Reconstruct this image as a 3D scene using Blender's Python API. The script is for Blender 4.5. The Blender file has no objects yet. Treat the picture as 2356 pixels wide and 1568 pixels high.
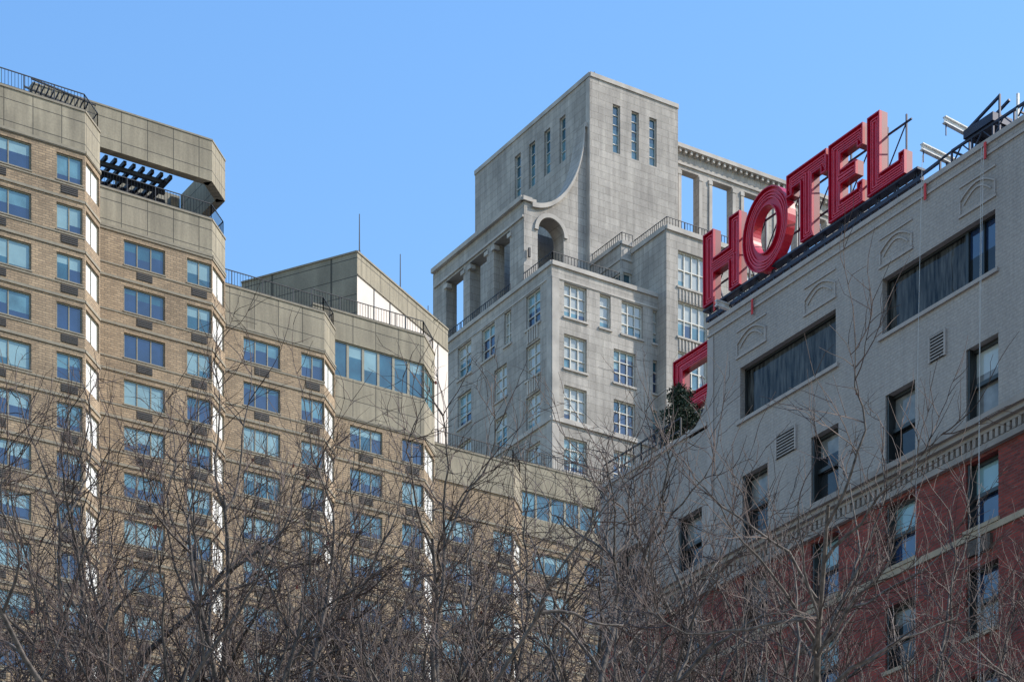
import bpy, math, random
from mathutils import Vector
random.seed(7)
# ------------------------------------------------------------------ survey
TH=math.radians(32.3); CT=math.cos(TH); ST=math.sin(TH); FL=5634.0
GZ=-1.6   # street level (camera eye is z=0)
def ray(px):
    t=(px-1178)/FL
    return (t*CT+ST, CT-t*ST)
def yX(px,X): r=ray(px); return r[1]*X/r[0]
def xY(px,Y): r=ray(px); return r[0]*Y/r[1]

# ------------------------------------------------------------------ materials
def new_mat(name):
    m=bpy.data.materials.new(name); m.use_nodes=True
    nt=m.node_tree; b=nt.nodes['Principled BSDF']
    return m,nt,b
def N(nt,t,**k):
    n=nt.nodes.new(t)
    for a,v in k.items(): setattr(n,a,v)
    return n
def wallcoord(nt):
    tc=N(nt,'ShaderNodeTexCoord'); s=N(nt,'ShaderNodeSeparateXYZ'); c=N(nt,'ShaderNodeCombineXYZ')
    a=N(nt,'ShaderNodeMath',operation='ADD')
    nt.links.new(tc.outputs['Object'],s.inputs[0])
    nt.links.new(s.outputs[0],a.inputs[0]); nt.links.new(s.outputs[1],a.inputs[1])
    nt.links.new(a.outputs[0],c.inputs[0]); nt.links.new(s.outputs[2],c.inputs[1])
    return tc,c
def mul(nt,a,b,fac=1.0):
    m=N(nt,'ShaderNodeMix',data_type='RGBA',blend_type='MULTIPLY'); m.inputs[0].default_value=fac
    nt.links.new(a,m.inputs[6]); nt.links.new(b,m.inputs[7]); return m.outputs[2]
def noise_ramp(nt,vec,scale,lo,hi,sx=1,sy=1,sz=1,detail=5,p0=0.3,p1=0.7):
    mp=N(nt,'ShaderNodeMapping'); mp.inputs['Scale'].default_value=(sx,sy,sz)
    nt.links.new(vec,mp.inputs[0])
    n=N(nt,'ShaderNodeTexNoise'); n.inputs['Scale'].default_value=scale; n.inputs['Detail'].default_value=detail
    nt.links.new(mp.outputs[0],n.inputs[0])
    r=N(nt,'ShaderNodeValToRGB'); r.color_ramp.elements[0].position=p0; r.color_ramp.elements[1].position=p1
    r.color_ramp.elements[0].color=(lo,lo,lo,1); r.color_ramp.elements[1].color=(hi,hi,hi*0.99,1)
    nt.links.new(n.outputs[0],r.inputs[0]); return r.outputs[0],n.outputs[0]
def mat_blocks(name,c1,c2,mort,bw,bh,ms,off=0.5,rough=0.85,stain=(0.75,1.1),bump=0.3,streak=(0.8,1.05),bumpd=0.02):
    m,nt,b=new_mat(name); tc,c=wallcoord(nt)
    br=N(nt,'ShaderNodeTexBrick'); br.offset=off
    br.inputs['Color1'].default_value=(*c1,1); br.inputs['Color2'].default_value=(*c2,1); br.inputs['Mortar'].default_value=(*mort,1)
    br.inputs['Scale'].default_value=1; br.inputs['Mortar Size'].default_value=ms; br.inputs['Brick Width'].default_value=bw
    br.inputs['Row Height'].default_value=bh; br.inputs['Mortar Smooth'].default_value=0.2
    nt.links.new(c.outputs[0],br.inputs[0])
    n1,_=noise_ramp(nt,tc.outputs['Object'],0.35,stain[0],stain[1])
    n2,_=noise_ramp(nt,c.outputs[0],1.0,streak[0],streak[1],sx=2.2,sy=0.18)
    n3,h3=noise_ramp(nt,tc.outputs['Object'],9.0,0.88,1.08)
    col=mul(nt,mul(nt,mul(nt,br.outputs[0],n1),n2),n3)
    nt.links.new(col,b.inputs['Base Color']); b.inputs['Roughness'].default_value=rough
    bp=N(nt,'ShaderNodeBump'); bp.inputs['Strength'].default_value=bump; bp.inputs['Distance'].default_value=bumpd
    inv=N(nt,'ShaderNodeMath',operation='SUBTRACT'); inv.inputs[0].default_value=1; nt.links.new(br.outputs['Fac'],inv.inputs[1])
    ad=N(nt,'ShaderNodeMath',operation='MULTIPLY_ADD'); ad.inputs[1].default_value=0.4
    nt.links.new(h3,ad.inputs[0]); nt.links.new(inv.outputs[0],ad.inputs[2])
    nt.links.new(ad.outputs[0],bp.inputs['Height']); nt.links.new(bp.outputs[0],b.inputs['Normal'])
    return m
def mat_plain(name,c,rough=0.6,metal=0,var=(0.85,1.1),scale=3.0):
    m,nt,b=new_mat(name); tc=N(nt,'ShaderNodeTexCoord')
    rgb=N(nt,'ShaderNodeRGB'); rgb.outputs[0].default_value=(*c,1)
    n1,_=noise_ramp(nt,tc.outputs['Object'],scale,var[0],var[1])
    nt.links.new(mul(nt,rgb.outputs[0],n1),b.inputs['Base Color'])
    b.inputs['Roughness'].default_value=rough; b.inputs['Metallic'].default_value=metal
    return m
def mat_glass(name,c,ior=2.2,rough=0.04,var=(0.6,1.3),scale=0.8,wob=0.06,sx=1,sz=1):
    m,nt,b=new_mat(name); tc=N(nt,'ShaderNodeTexCoord')
    rgb=N(nt,'ShaderNodeRGB'); rgb.outputs[0].default_value=(*c,1)
    n1,_=noise_ramp(nt,tc.outputs['Object'],scale,var[0],var[1],sx=sx,sy=sx,sz=sz,detail=3)
    nt.links.new(mul(nt,rgb.outputs[0],n1),b.inputs['Base Color'])
    b.inputs['Roughness'].default_value=rough; b.inputs['IOR'].default_value=ior
    n=N(nt,'ShaderNodeTexNoise'); n.inputs['Scale'].default_value=0.9; nt.links.new(tc.outputs['Object'],n.inputs[0])
    bp=N(nt,'ShaderNodeBump'); bp.inputs['Strength'].default_value=wob; bp.inputs['Distance'].default_value=0.3
    nt.links.new(n.outputs[0],bp.inputs['Height']); nt.links.new(bp.outputs[0],b.inputs['Normal'])
    return m

M={}
M['tan']=mat_blocks('tan_brick',(0.47,0.335,0.215),(0.32,0.225,0.145),(0.22,0.17,0.12),0.42,0.14,0.022,stain=(0.78,1.1))
M['panel']=mat_blocks('concrete_panel',(0.37,0.32,0.24),(0.34,0.295,0.22),(0.11,0.10,0.08),1.75,1.25,0.03,off=0.0,stain=(0.78,1.1),streak=(0.66,1.06),bump=0.5)
M['band']=mat_plain('concrete_band',(0.28,0.245,0.19),0.9)
M['stucco']=mat_plain('pale_stucco',(0.70,0.62,0.56),0.9,var=(0.9,1.05),scale=0.6)
M['lime']=mat_blocks('limestone',(0.50,0.455,0.415),(0.42,0.38,0.345),(0.30,0.275,0.245),1.5,0.62,0.022,stain=(0.74,1.1),streak=(0.74,1.07))
M['limetrim']=mat_plain('limestone_trim',(0.50,0.455,0.41),0.85,var=(0.7,1.1),scale=0.7)
M['grey']=mat_blocks('painted_brick',(0.385,0.33,0.30),(0.37,0.315,0.285),(0.325,0.28,0.255),0.30,0.10,0.014,stain=(0.88,1.06),streak=(0.9,1.04),bump=0.6,rough=0.7,bumpd=0.02)
M['greytrim']=mat_plain('painted_trim',(0.39,0.335,0.305),0.7,var=(0.85,1.08))
M['cornice']=mat_plain('cornice_stone',(0.32,0.27,0.24),0.8,var=(0.7,1.1),scale=1.2)
M['red']=mat_blocks('red_brick',(0.34,0.048,0.032),(0.16,0.023,0.018),(0.15,0.075,0.06),0.26,0.088,0.012,stain=(0.7,1.15),streak=(0.85,1.1))
M['belt']=mat_plain('belt_stone',(0.36,0.28,0.20),0.85)
M['dark']=mat_plain('dark_void',(0.012,0.012,0.014),0.8)
M['iron']=mat_plain('black_iron',(0.02,0.022,0.028),0.5,0.3)
M['steel']=mat_plain('dark_steel',(0.03,0.035,0.06),0.5,0.4)
M['white']=mat_plain('white_paint',(0.75,0.74,0.72),0.5,var=(0.7,1.05),scale=6)
M['oframe']=mat_plain('olive_frame',(0.24,0.22,0.16),0.5)
M['wframe']=mat_plain('cream_frame',(0.60,0.57,0.51),0.5)
M['bframe']=mat_plain('black_frame',(0.02,0.022,0.022),0.4)
M['ac']=mat_plain('ac_grille',(0.06,0.042,0.032),0.7,var=(0.5,1.5),scale=20)
M['roof']=mat_plain('roofing',(0.12,0.12,0.12),0.9)
M['g_dark']=mat_glass('glass_dark_blue',(0.015,0.035,0.09),1.95)
M['g_teal']=mat_glass('glass_teal',(0.03,0.10,0.14),1.9)
M['g_mid']=mat_glass('glass_mid',(0.11,0.23,0.28),1.8)
M['g_blind']=mat_glass('glass_blind',(0.24,0.37,0.40),1.7,var=(0.8,1.1))
M['g_pale']=mat_glass('glass_pale_blind',(0.44,0.46,0.44),1.7,var=(0.85,1.05))
M['g_sun']=mat_glass('glass_blind_glare',(0.85,0.84,0.83),1.6,var=(0.95,1.02))  # pale blind, near-white colour also paints sun and sky glare on chamfer panes
M['g_curtain']=mat_glass('glass_dark_curtain',(0.035,0.034,0.032),1.3,var=(0.05,2.8),scale=2.2,sx=4,sz=0.6,wob=0.12)
M['g_black']=mat_glass('glass_black',(0.02,0.022,0.024),1.5,wob=0.1)
M['g_grey']=mat_glass('glass_grey_shade',(0.25,0.245,0.235),1.5,var=(0.6,1.1),scale=2.5)
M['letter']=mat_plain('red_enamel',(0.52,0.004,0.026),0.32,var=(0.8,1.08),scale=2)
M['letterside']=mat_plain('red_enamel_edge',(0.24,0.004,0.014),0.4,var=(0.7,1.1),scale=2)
M['tube']=mat_plain('neon_tube',(0.78,0.06,0.09),0.25)
M['rope']=mat_plain('rope',(0.55,0.52,0.50),0.8)
M['redtag']=mat_plain('red_tag',(0.55,0.03,0.03),0.6)
M['asphalt']=mat_plain('asphalt',(0.05,0.05,0.052),0.9)
M['pave']=mat_blocks('pavement_slab',(0.3,0.29,0.28),(0.27,0.26,0.25),(0.15,0.15,0.15),1.5,1.5,0.02,off=0)
M['groundm']=mat_plain('ground_soil',(0.12,0.11,0.09),0.95,scale=0.05)
M['paint']=mat_plain('road_paint',(0.75,0.75,0.72),0.7)
M['needle']=mat_plain('needles',(0.018,0.038,0.016),0.8,var=(0.5,1.5),scale=6)
M['bark']=mat_plain('bark',(0.095,0.076,0.064),0.8,var=(0.3,1.8),scale=14)
M['twig']=mat_plain('twig_bark',(0.055,0.034,0.028),0.75,var=(0.4,1.9),scale=4)
M['leaf']=mat_plain('dead_leaf',(0.20,0.04,0.03),0.8)

# ------------------------------------------------------------------ mesh builder
class MB:
    def __init__(s): s.v=[];s.f=[];s.m=[];s.mats=[]
    def mi(s,k):
        if k not in s.mats: s.mats.append(k)
        return s.mats.index(k)
    def poly(s,pts,k):
        i=len(s.v); s.v.extend(pts); s.f.append(tuple(range(i,i+len(pts)))); s.m.append(s.mi(k))
    def hexa(s,p,k):   # p: 4 bottom ccw, 4 top ccw
        i=len(s.v); s.v.extend(p); q=s.mi(k)
        for f in ((3,2,1,0),(4,5,6,7),(0,1,5,4),(1,2,6,5),(2,3,7,6),(3,0,4,7)):
            s.f.append(tuple(i+j for j in f)); s.m.append(q)
    def box(s,x0,x1,y0,y1,z0,z1,k):
        s.hexa([(x0,y0,z0),(x1,y0,z0),(x1,y1,z0),(x0,y1,z0),(x0,y0,z1),(x1,y0,z1),(x1,y1,z1),(x0,y1,z1)],k)
    def beam(s,a,b,r,k,n=4,r2=None):
        a=Vector(a);b=Vector(b);d=(b-a)
        if d.length<1e-5:return
        d.normalize(); up=Vector((0,0,1)) if abs(d.z)<0.9 else Vector((1,0,0))
        u=d.cross(up).normalized(); w=d.cross(u); r2=r if r2 is None else r2
        i=len(s.v)
        for c,rr in((a,r),(b,r2)):
            for j in range(n):
                t=2*math.pi*(j+.5)/n; s.v.append(tuple(c+u*math.cos(t)*rr+w*math.sin(t)*rr))
        q=s.mi(k)
        for j in range(n):
            s.f.append((i+j,i+(j+1)%n,i+n+(j+1)%n,i+n+j)); s.m.append(q)
        s.f.append(tuple(i+j for j in range(n))[::-1]); s.m.append(q)
        s.f.append(tuple(i+n+j for j in range(n))); s.m.append(q)
    def build(s,name,parent=None,smooth=False):
        me=bpy.data.meshes.new(name); me.from_pydata(s.v,[],s.f)
        for k in s.mats: me.materials.append(M[k])
        me.polygons.foreach_set('material_index',s.m)
        if smooth: me.polygons.foreach_set('use_smooth',[True]*len(s.f))
        me.update(); o=bpy.data.objects.new(name,me); bpy.context.scene.collection.objects.link(o)
        if parent:
            o.parent=parent; o.location=-parent.location
        return o
def empty(name,loc):
    e=bpy.data.objects.new(name,None); e.location=loc; bpy.context.scene.collection.objects.link(e); return e
class Fac:
    def __init__(s,ox,oy,ux,uy):
        l=math.hypot(ux,uy); s.o=(ox,oy); s.u=(ux/l,uy/l); s.n=(s.u[1],-s.u[0])
    def pt(s,a,z,d=0): return (s.o[0]+s.u[0]*a+s.n[0]*d, s.o[1]+s.u[1]*a+s.n[1]*d, z)
def fbox(mb,F,a0,a1,z0,z1,d0,d1,k):
    mb.hexa([F.pt(a0,z0,d1),F.pt(a1,z0,d1),F.pt(a1,z0,d0),F.pt(a0,z0,d0),F.pt(a0,z1,d1),F.pt(a1,z1,d1),F.pt(a1,z1,d0),F.pt(a0,z1,d0)],k)
def wall(mb,F,a0,a1,z0,z1,ops,mat,dep=0.15,rev=None,zs=()):
    A=sorted(set([a0,a1]+[v for o in ops for v in o[:2] if a0<v<a1])); Z=sorted(set([z0,z1]+[v for o in ops for v in o[2:4] if z0<v<z1]+[z for z in zs if z0<z<z1]))
    f=mat if callable(mat) else (lambda a,z:mat)
    for i in range(len(A)-1):
        ca=(A[i]+A[i+1])/2
        col=[o for o in ops if o[0]<ca<o[1]]
        for j in range(len(Z)-1):
            cz=(Z[j]+Z[j+1])/2
            if any(o[2]<cz<o[3] for o in col): continue
            mb.poly([F.pt(A[i],Z[j]),F.pt(A[i+1],Z[j]),F.pt(A[i+1],Z[j+1]),F.pt(A[i],Z[j+1])],f(ca,cz))
    if dep<=0: return
    for o in ops:
        b0,b1,y0,y1=o[:4]; k=rev or f((b0+b1)/2,y0)
        mb.poly([F.pt(b0,y0),F.pt(b1,y0),F.pt(b1,y0,-dep),F.pt(b0,y0,-dep)],k)
        mb.poly([F.pt(b0,y1,-dep),F.pt(b1,y1,-dep),F.pt(b1,y1),F.pt(b0,y1)],k)
        mb.poly([F.pt(b0,y0),F.pt(b0,y0,-dep),F.pt(b0,y1,-dep),F.pt(b0,y1)],k)
        mb.poly([F.pt(b1,y0,-dep),F.pt(b1,y0),F.pt(b1,y1),F.pt(b1,y1,-dep)],k)
def pane(mb,F,a0,a1,z0,z1,d,k):
    mb.poly([F.pt(a0,z0,d),F.pt(a1,z0,d),F.pt(a1,z1,d),F.pt(a0,z1,d)],k)
def window(gl,fr,F,o,nx=2,ny=1,dep=0.15,fk='oframe',t=0.06,top='g_blind',bot='g_dark',split=0.5,fd=0.06,vary=False):
    a0,a1,z0,z1=o[:4]; zs=z1-(z1-z0)*split
    if vary and nx>1:      # blinds at different heights behind the lights
        for i in range(nx):
            b0=a0+(a1-a0)*i/nx; b1=a0+(a1-a0)*(i+1)/nx
            s=min(0.97,max(0.05,split+random.choice([0,0,0,-0.15,0.2]))); zq=z1-(z1-z0)*s
            pane(gl,F,b0,b1,zq,z1,-dep+0.01,top); pane(gl,F,b0,b1,z0,zq,-dep+0.01,random.choice([bot,bot,'g_dark']))
    else:
        if split>0.02: pane(gl,F,a0,a1,zs,z1,-dep+0.01,top)
        if split<0.98: pane(gl,F,a0,a1,z0,zs,-dep+0.01,bot)
    d0,d1=-dep+0.012,-dep+fd
    fbox(fr,F,a0,a1,z0,z0+t,d0,d1,fk); fbox(fr,F,a0,a1,z1-t,z1,d0,d1,fk)
    fbox(fr,F,a0,a0+t,z0+t,z1-t,d0,d1,fk); fbox(fr,F,a1-t,a1,z0+t,z1-t,d0,d1,fk)
    for i in range(1,nx):
        c=a0+(a1-a0)*i/nx; fbox(fr,F,c-t*.45,c+t*.45,z0+t,z1-t,d0,d1-0.005,fk)
    for i in range(1,ny):
        c=z0+(z1-z0)*i/ny; fbox(fr,F,a0+t,a1-t,c-t*.4,c+t*.4,d0,d1-0.01,fk)
def railing(mb,p0,p1,z,h=1.0,sp=0.2,k='iron',r=0.018,post=1.8):
    p0=Vector((*p0,0));p1=Vector((*p1,0)); L=(p1-p0).length; n=max(1,int(L/sp))
    e0=Vector((0,0,z+h)); mb.beam(p0+e0,p1+e0,0.035,k); e1=Vector((0,0,z+0.12)); mb.beam(p0+e1,p1+e1,0.022,k)
    for i in range(n+1):
        q=p0+(p1-p0)*i/n; mb.beam(q+Vector((0,0,z)),q+Vector((0,0,z+h)),r,k,3)
    n=max(1,int(L/post))
    for i in range(n+1):
        q=p0+(p1-p0)*i/n; mb.beam(q+Vector((0,0,z)),q+Vector((0,0,z+h)),0.035,k)

# ------------------------------------------------------------------ 1. stepped tan apartment building
FH=2.87; WT=76.6
ap=empty('stepped_apartment_building',(75,148,GZ))
walls=MB();glass=MB();frames=MB();rails=MB()
def pick():
    r=random.random()
    if r<0.55: return ('g_blind',random.choice(['g_dark','g_teal','g_teal']),random.choice([0.45,0.5,0.55,0.7,0.35]))
    if r<0.72: return ('g_mid','g_dark',0.55)
    if r<0.80: return ('g_blind','g_teal',0.95)
    if r<0.9: return ('g_dark','g_dark',0.5)
    return ('g_teal','g_dark',0.4)
def section(px0,pxa,pxb,Y,ztop,parh,wins,back=162,glassband=None,x0=None,rail=True):
    x0=xY(px0,Y) if x0 is None else x0
    xa=xY(pxa,Y); r=ray(pxb); r=r[0]/r[1]; c=(r*Y-xa)/(1-r); x1=xa+c; yb=Y+c
    Ff=Fac(x0,Y,1,0); Fc=Fac(xa,Y,1,1); Fs=Fac(x1,yb,0,1)
    zb=ztop-parh; Lc=c*math.sqrt(2); La=xa-x0
    ops=[];cops=[]; n=0
    while True:
        zt=WT-FH*n; n+=1
        if zt-1.6<GZ+3: break
        if zt>zb-0.15: continue
        for (w0,w1) in wins:
            a0=xY(w0,Y)-x0; a1=xY(w1,Y)-x0
            ops.append((a0,a1,zt-1.55,zt))
            am=(a0+a1)/2
            top,bot,sp=pick()
            window(glass,frames,Ff,(a0,a1,zt-1.55,zt),nx=3 if a1-a0>2.3 else 2,top=top,bot=bot,split=sp,t=0.075,vary=True)
            # ac louvre below
            fbox(frames,Ff,am-0.52,am+0.52,zt-2.27,zt-1.80,0.002,0.03,'ac')
            for q in range(4):
                fbox(frames,Ff,am-0.5,am+0.5,zt-2.24+q*0.11,zt-2.20+q*0.11,0.031,0.05,'bframe')
            fbox(frames,Ff,a0-0.05,a1+0.05,zt-1.63,zt-1.55,0.002,0.06,'band')
        cops.append((0.12,Lc-0.12,zt-1.7,zt+0.02))
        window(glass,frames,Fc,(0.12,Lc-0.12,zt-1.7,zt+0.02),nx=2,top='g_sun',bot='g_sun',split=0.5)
        # floor band
        for FF,l in((Ff,La),(Fc,Lc)):
            fbox(frames,FF,0,l-0.01,zt+0.30,zt+0.45,0.002,0.06,'band')
        fbox(frames,Ff,0,La-0.01,zt-1.76,zt-1.67,0.002,0.035,'band')
    m=lambda a,z:'panel' if z>zb else 'tan'
    extra=[zb]
    if glassband:
        g0,g1,p1=glassband
        ops.append((0.35,La-0.02,g0,g1)); cops.append((0.02,Lc-0.1,g0,g1))
        nn=7
        for i in range(nn):
            b0=0.35+(La-0.37)*i/nn; b1=0.35+(La-0.37)*(i+1)/nn
            window(glass,frames,Ff,(b0,b1,g0,g1),nx=1,ny=1,top=random.choice(['g_mid','g_blind','g_teal']),bot='g_teal',split=random.choice([.35,.3,.6]),t=0.09)
        window(glass,frames,Fc,(0.02,Lc-0.1,g0,g1),nx=2,top='g_mid',bot='g_mid',split=0.5,t=0.09)
    wall(walls,Ff,0,La,GZ,ztop,ops,m,zs=extra); wall(walls,Fc,0,Lc,GZ,ztop,cops,m,zs=extra)
    wall(walls,Fs,0,back-yb,GZ,ztop,[],m,zs=extra)
    # parapet lip, coping
    for FF,l in((Ff,La),(Fc,Lc),(Fs,back-yb)):
        fbox(frames,FF,0,l,zb-0.05,zb+0.10,0.002,0.09,'band'); fbox(frames,FF,0,l,ztop-0.02,ztop+0.1,-0.35,0.05,'band')
    # roof, inner parapet, back and left walls
    walls.poly([(x0,Y,ztop-0.6),(xa,Y,ztop-0.6),(x1,yb,ztop-0.6),(x1,back,ztop-0.6),(x0,back,ztop-0.6)],'roof')
    walls.poly([(x1,back,GZ),(x0,back,GZ),(x0,back,ztop),(x1,back,ztop)],'tan')
    walls.poly([(x0,back,GZ),(x0,Y,GZ),(x0,Y,ztop),(x0,back,ztop)],'panel')
    if rail:
        q=0.15
        railing(rails,(x0,Y+q),(xa,Y+q),ztop+0.1,1.0); railing(rails,(xa,Y+q),(x1-q,yb),ztop+0.1,1.0); railing(rails,(x1-q,yb),(x1-q,back-2),ztop+0.1,1.0)
    return x0,xa,x1,yb
YA,YB,YC,YD,YE,YF=133.6,140.8,142.9,145.0,149.0,151.0
A=section(-700,196,230,YA,79.4,2.4,[(-420,-340),(-240,-165),(-85,72),(130,190)])
B=section(0,488,518,YB,79.4,2.3,[(285,380),(430,487)],x0=A[2]-1.5)
Cc=section(0,746,771,YC,76.7,2.5,[(560,645),(693,746)],x0=B[2]-1.5)
D=section(0,976,1000,YD,78.2,6.9,[(805,880),(925,974)],x0=Cc[2]-1.5,glassband=(73.9,76.3,71.3))
E=section(0,1182,1200,YE,73.0,2.4,[(1018,1092),(1135,1181)],x0=D[2]-2.5)
Fs_=section(0,1400,1420,YF,74.3,5.2,[(1225,1310),(1345,1395)],x0=E[2]-1.5,glassband=(70.4,72.3,69))
# crown ring over B
xr0=A[2]-2; _,xa,x1,yb=B
def band_beam(p0,p1,z0,z1,w=0.9):
    F=Fac(p0[0],p0[1],p1[0]-p0[0],p1[1]-p0[1]); L=math.hypot(p1[0]-p0[0],p1[1]-p0[1])
    fbox(walls,F,0,L,z0,z1,-w,0,'panel'); fbox(frames,F,0,L,z1,z1+0.1,-w,0.04,'band')
ZR=81.85
band_beam((xr0,YB),(xa,YB),ZR,84.4,0.6); band_beam((xa,YB+0.002),(x1,yb),ZR,84.397,0.6); band_beam((x1,yb+0.003),(x1-0.01,yb+5.5),ZR,84.394,0.6)
band_beam((x1-0.6,yb+6.1),(x1-5,yb+6.1),ZR+0.6,84.39,0.5)
walls.box(xY(393,YB+3),xY(393,YB+3)+0.5,YB+3,YB+3.5,78.7,ZR,'panel')
xs=xr0
while xs<xY(375,YB+2):
    rails.box(xs,xs+0.20,YB+0.65,YB+6,ZR-0.25,ZR-0.02,'iron'); xs+=0.62
for yy in (1.0,2.1,3.2,4.3,5.4):
    rails.box(xr0,xY(380,YB+yy),YB+yy,YB+yy+0.22,ZR-0.5,ZR-0.26,'iron')
rails.beam((xY(378,YB+1),YB+0.7,ZR-0.4),(xY(378,YB+1),YB+5.6,ZR-0.4),0.14,'iron')
# dark rack on A roof
for i in range(12):
    rails.beam((xY(75,YA+1.5)+i*0.3,YA+1.2,80.9-0.02*i),(xY(75,YA+1.5)+i*0.3+0.5,YA+3.6,81.3-0.02*i),0.05,'iron')
for yy in(1.2,2.4,3.6): rails.beam((xY(72,YA+1.2),YA+yy,80.95+0.1*yy),(xY(72,YA+1.2)+4,YA+yy,80.6+0.1*yy),0.06,'iron')
# rotated penthouse
K=(80.8,147.7); PT=84.1
FL_=Fac(K[0]-.503*9.5,K[1]+.864*9.5,.503,-.864); FR_=Fac(K[0],K[1],.8634,.5045)
wall(walls,FL_,0,9.5,60,PT,[],'panel')
wall(walls,FR_,0,12.9,50,PT,[],lambda a,z:'panel' if z>PT-1.5 else 'stucco',zs=[PT-1.5])
fbox(frames,FL_,0,9.5,PT,PT+0.12,-0.4,0.06,'band'); fbox(frames,FR_,0,12.9,PT,PT+0.12,-0.4,0.06,'band')
for a in (2.2,4.4,6.6,8.8,11.3): fbox(frames,FR_,a,a+0.10,50,PT-1.57,0.002,0.03,'bframe')
fbox(frames,FR_,0,12.9,PT-1.56,PT-1.48,0.002,0.08,'band')
pa=FL_.pt(0,PT);pb=FR_.pt(12.9,PT)
walls.poly([pa,(K[0],K[1],PT-0.01),(pb[0],pb[1],PT-0.01),(pa[0]+pb[0]-K[0],pa[1]+pb[1]-K[1],PT-0.01)],'roof')
pc=(pa[0]+pb[0]-K[0],pa[1]+pb[1]-K[1])
walls.poly([(pb[0],pb[1],50),(pc[0],pc[1],50),(pc[0],pc[1],PT),(pb[0],pb[1],PT)],'panel')
walls.poly([(pc[0],pc[1],50),(pa[0],pa[1],50),(pa[0],pa[1],PT),(pc[0],pc[1],PT)],'panel')
# antennas
for px,dz,yy in((827,3.4,148.6),(921,3.45,152.0)):
    x=xY(px,yy); z0=PT-0.2
    rails.beam((x,yy,z0),(x,yy,z0+0.9),0.07,'iron'); rails.beam((x,yy,z0+0.9),(x,yy,z0+dz),0.045,'iron',4,0.03)
    if px>900: 
        rails.beam((x,yy,z0-2),(x,yy,z0),0.05,'iron')
# small tv aerial
xx,yy=xY(985,153.5),153.5
for i in range(5): rails.beam((xx-0.6+i*0.3,yy-.5,83.6+i*0.12),(xx-0.3+i*0.3,yy+.5,83.9+i*0.12),0.025,'iron')
rails.beam((xx,yy,PT-1),(xx,yy,PT+1.0),0.03,'iron')
walls.build('walls',ap);glass.build('glass',ap);frames.build('trim_and_frames',ap);rails.build('railings_and_pergola',ap)

# ------------------------------------------------------------------ 2. limestone tower
lt=empty('limestone_tower',(120,180,GZ))
walls=MB();glass=MB();frames=MB();rails=MB()
def lwin(F,o,nx=2,ny=3,dep=0.3,pale=None):
    r=random.random() if pale is None else pale+random.uniform(-.25,.25)
    if r<0.45: t,b,s=('g_pale','g_mid',random.choice([.5,.6,.8,.95]))
    elif r<0.75: t,b,s=('g_blind','g_dark',random.choice([.35,.5,.6]))
    else: t,b,s=('g_teal','g_dark',0.3)
    window(glass,frames,F,o,nx=nx,ny=ny,dep=dep,fk='wframe',t=0.10,top=t,bot=b,split=s,fd=0.12,vary=True)
    fbox(frames,F,o[0]-0.12,o[1]+0.12,o[2]-0.16,o[2],0.002,0.12,'limetrim')
# lower block
LX,LY=109.6,167.3; yback=yX(1028,LX)
Fl=Fac(LX,yback,0,-1); Fr=Fac(LX,LY,1,0); La=yback-LY; xe=120.2; Lr=xe-LX; TZ=99.2
rows=[98.0-4.2*i for i in range(10)]
ops=[]
def addl(p0,p1,rs,h=2.8):
    for r in rs:
        if r<len(rows):
            o=(yback-yX(p0,LX),yback-yX(p1,LX),rows[r]-h,rows[r]); ops.append(o); lwin(Fl,o,nx=2,ny=3)
addl(1210,1243,range(0,9)); addl(1108,1138,[0]); addl(1160,1176,[0]); addl(1053,1084,[0,1,2,3]); addl(1137,1166,[1,2,3,4])
wall(walls,Fl,0,La,GZ,TZ,ops,'lime',dep=0.3)
ops=[]
def addr(p0,p1,rs,h=2.8,nx=3):
    for r in rs:
        o=(xY(p0,LY)-LX,xY(p1,LY)-LX,rows[r]-h,rows[r]); ops.append(o); lwin(Fr,o,nx=nx,ny=3,pale=0.2 if (r==0 or (r==1 and p0<1350)) else 0.6)
addr(1298,1350,range(0,9)); addr(1380,1405,[0],nx=1); addr(1430,1479,[0]); addr(1412,1462,range(1,9)); addr(1502,1519,range(0,9),nx=1)
wall(walls,Fr,0,Lr,GZ,TZ,ops,'lime',dep=0.3)
for F,l in((Fl,La),(Fr,Lr)):
    fbox(frames,F,0,l,TZ-0.1,TZ+0.25,-0.5,0.14,'limetrim'); fbox(frames,F,0,l,86.4,86.75,0.002,0.16,'limetrim')
    fbox(frames,F,0,l,TZ-1.1,TZ-0.95,0.002,0.06,'limetrim')
fbox(frames,Fl,La-0.7,La-0.02,60,TZ-1.1,0.002,0.05,'limetrim'); fbox(frames,Fr,0.02,0.7,60,TZ-1.1,0.002,0.05,'limetrim')
walls.box(LX+0.05,128,LY+0.05,yback-0.05,TZ-1.0,TZ-0.3,'roof')
walls.poly([(LX,yback,GZ),(128,yback,GZ),(128,yback,TZ),(LX,yback,TZ)][::-1],'lime')
railing(rails,(LX+0.2,LY+0.2),(LX+0.2,yX(1200,LX)),TZ+0.25,0.85,0.3,r=0.03); railing(rails,(LX+0.2,LY+0.2),(xY(1425,LY),LY+0.2),TZ+0.25,0.85,0.3,r=0.03)
railing(rails,(LX+0.2,yX(1170,LX)),(LX+0.2,yback),TZ+0.25,0.85,0.3,r=0.03)
# ornamental relief panels between windows
for r in (1,2):
    c0=yback-yX(1213,LX);c1=yback-yX(1240,LX)
    for i in range(5):
        a=c0+(c1-c0)*(i+.2)/5; fbox(frames,Fl,a,a+0.2,rows[r]+0.15,rows[r]+1.25,0.002,0.09,'limetrim')
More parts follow.
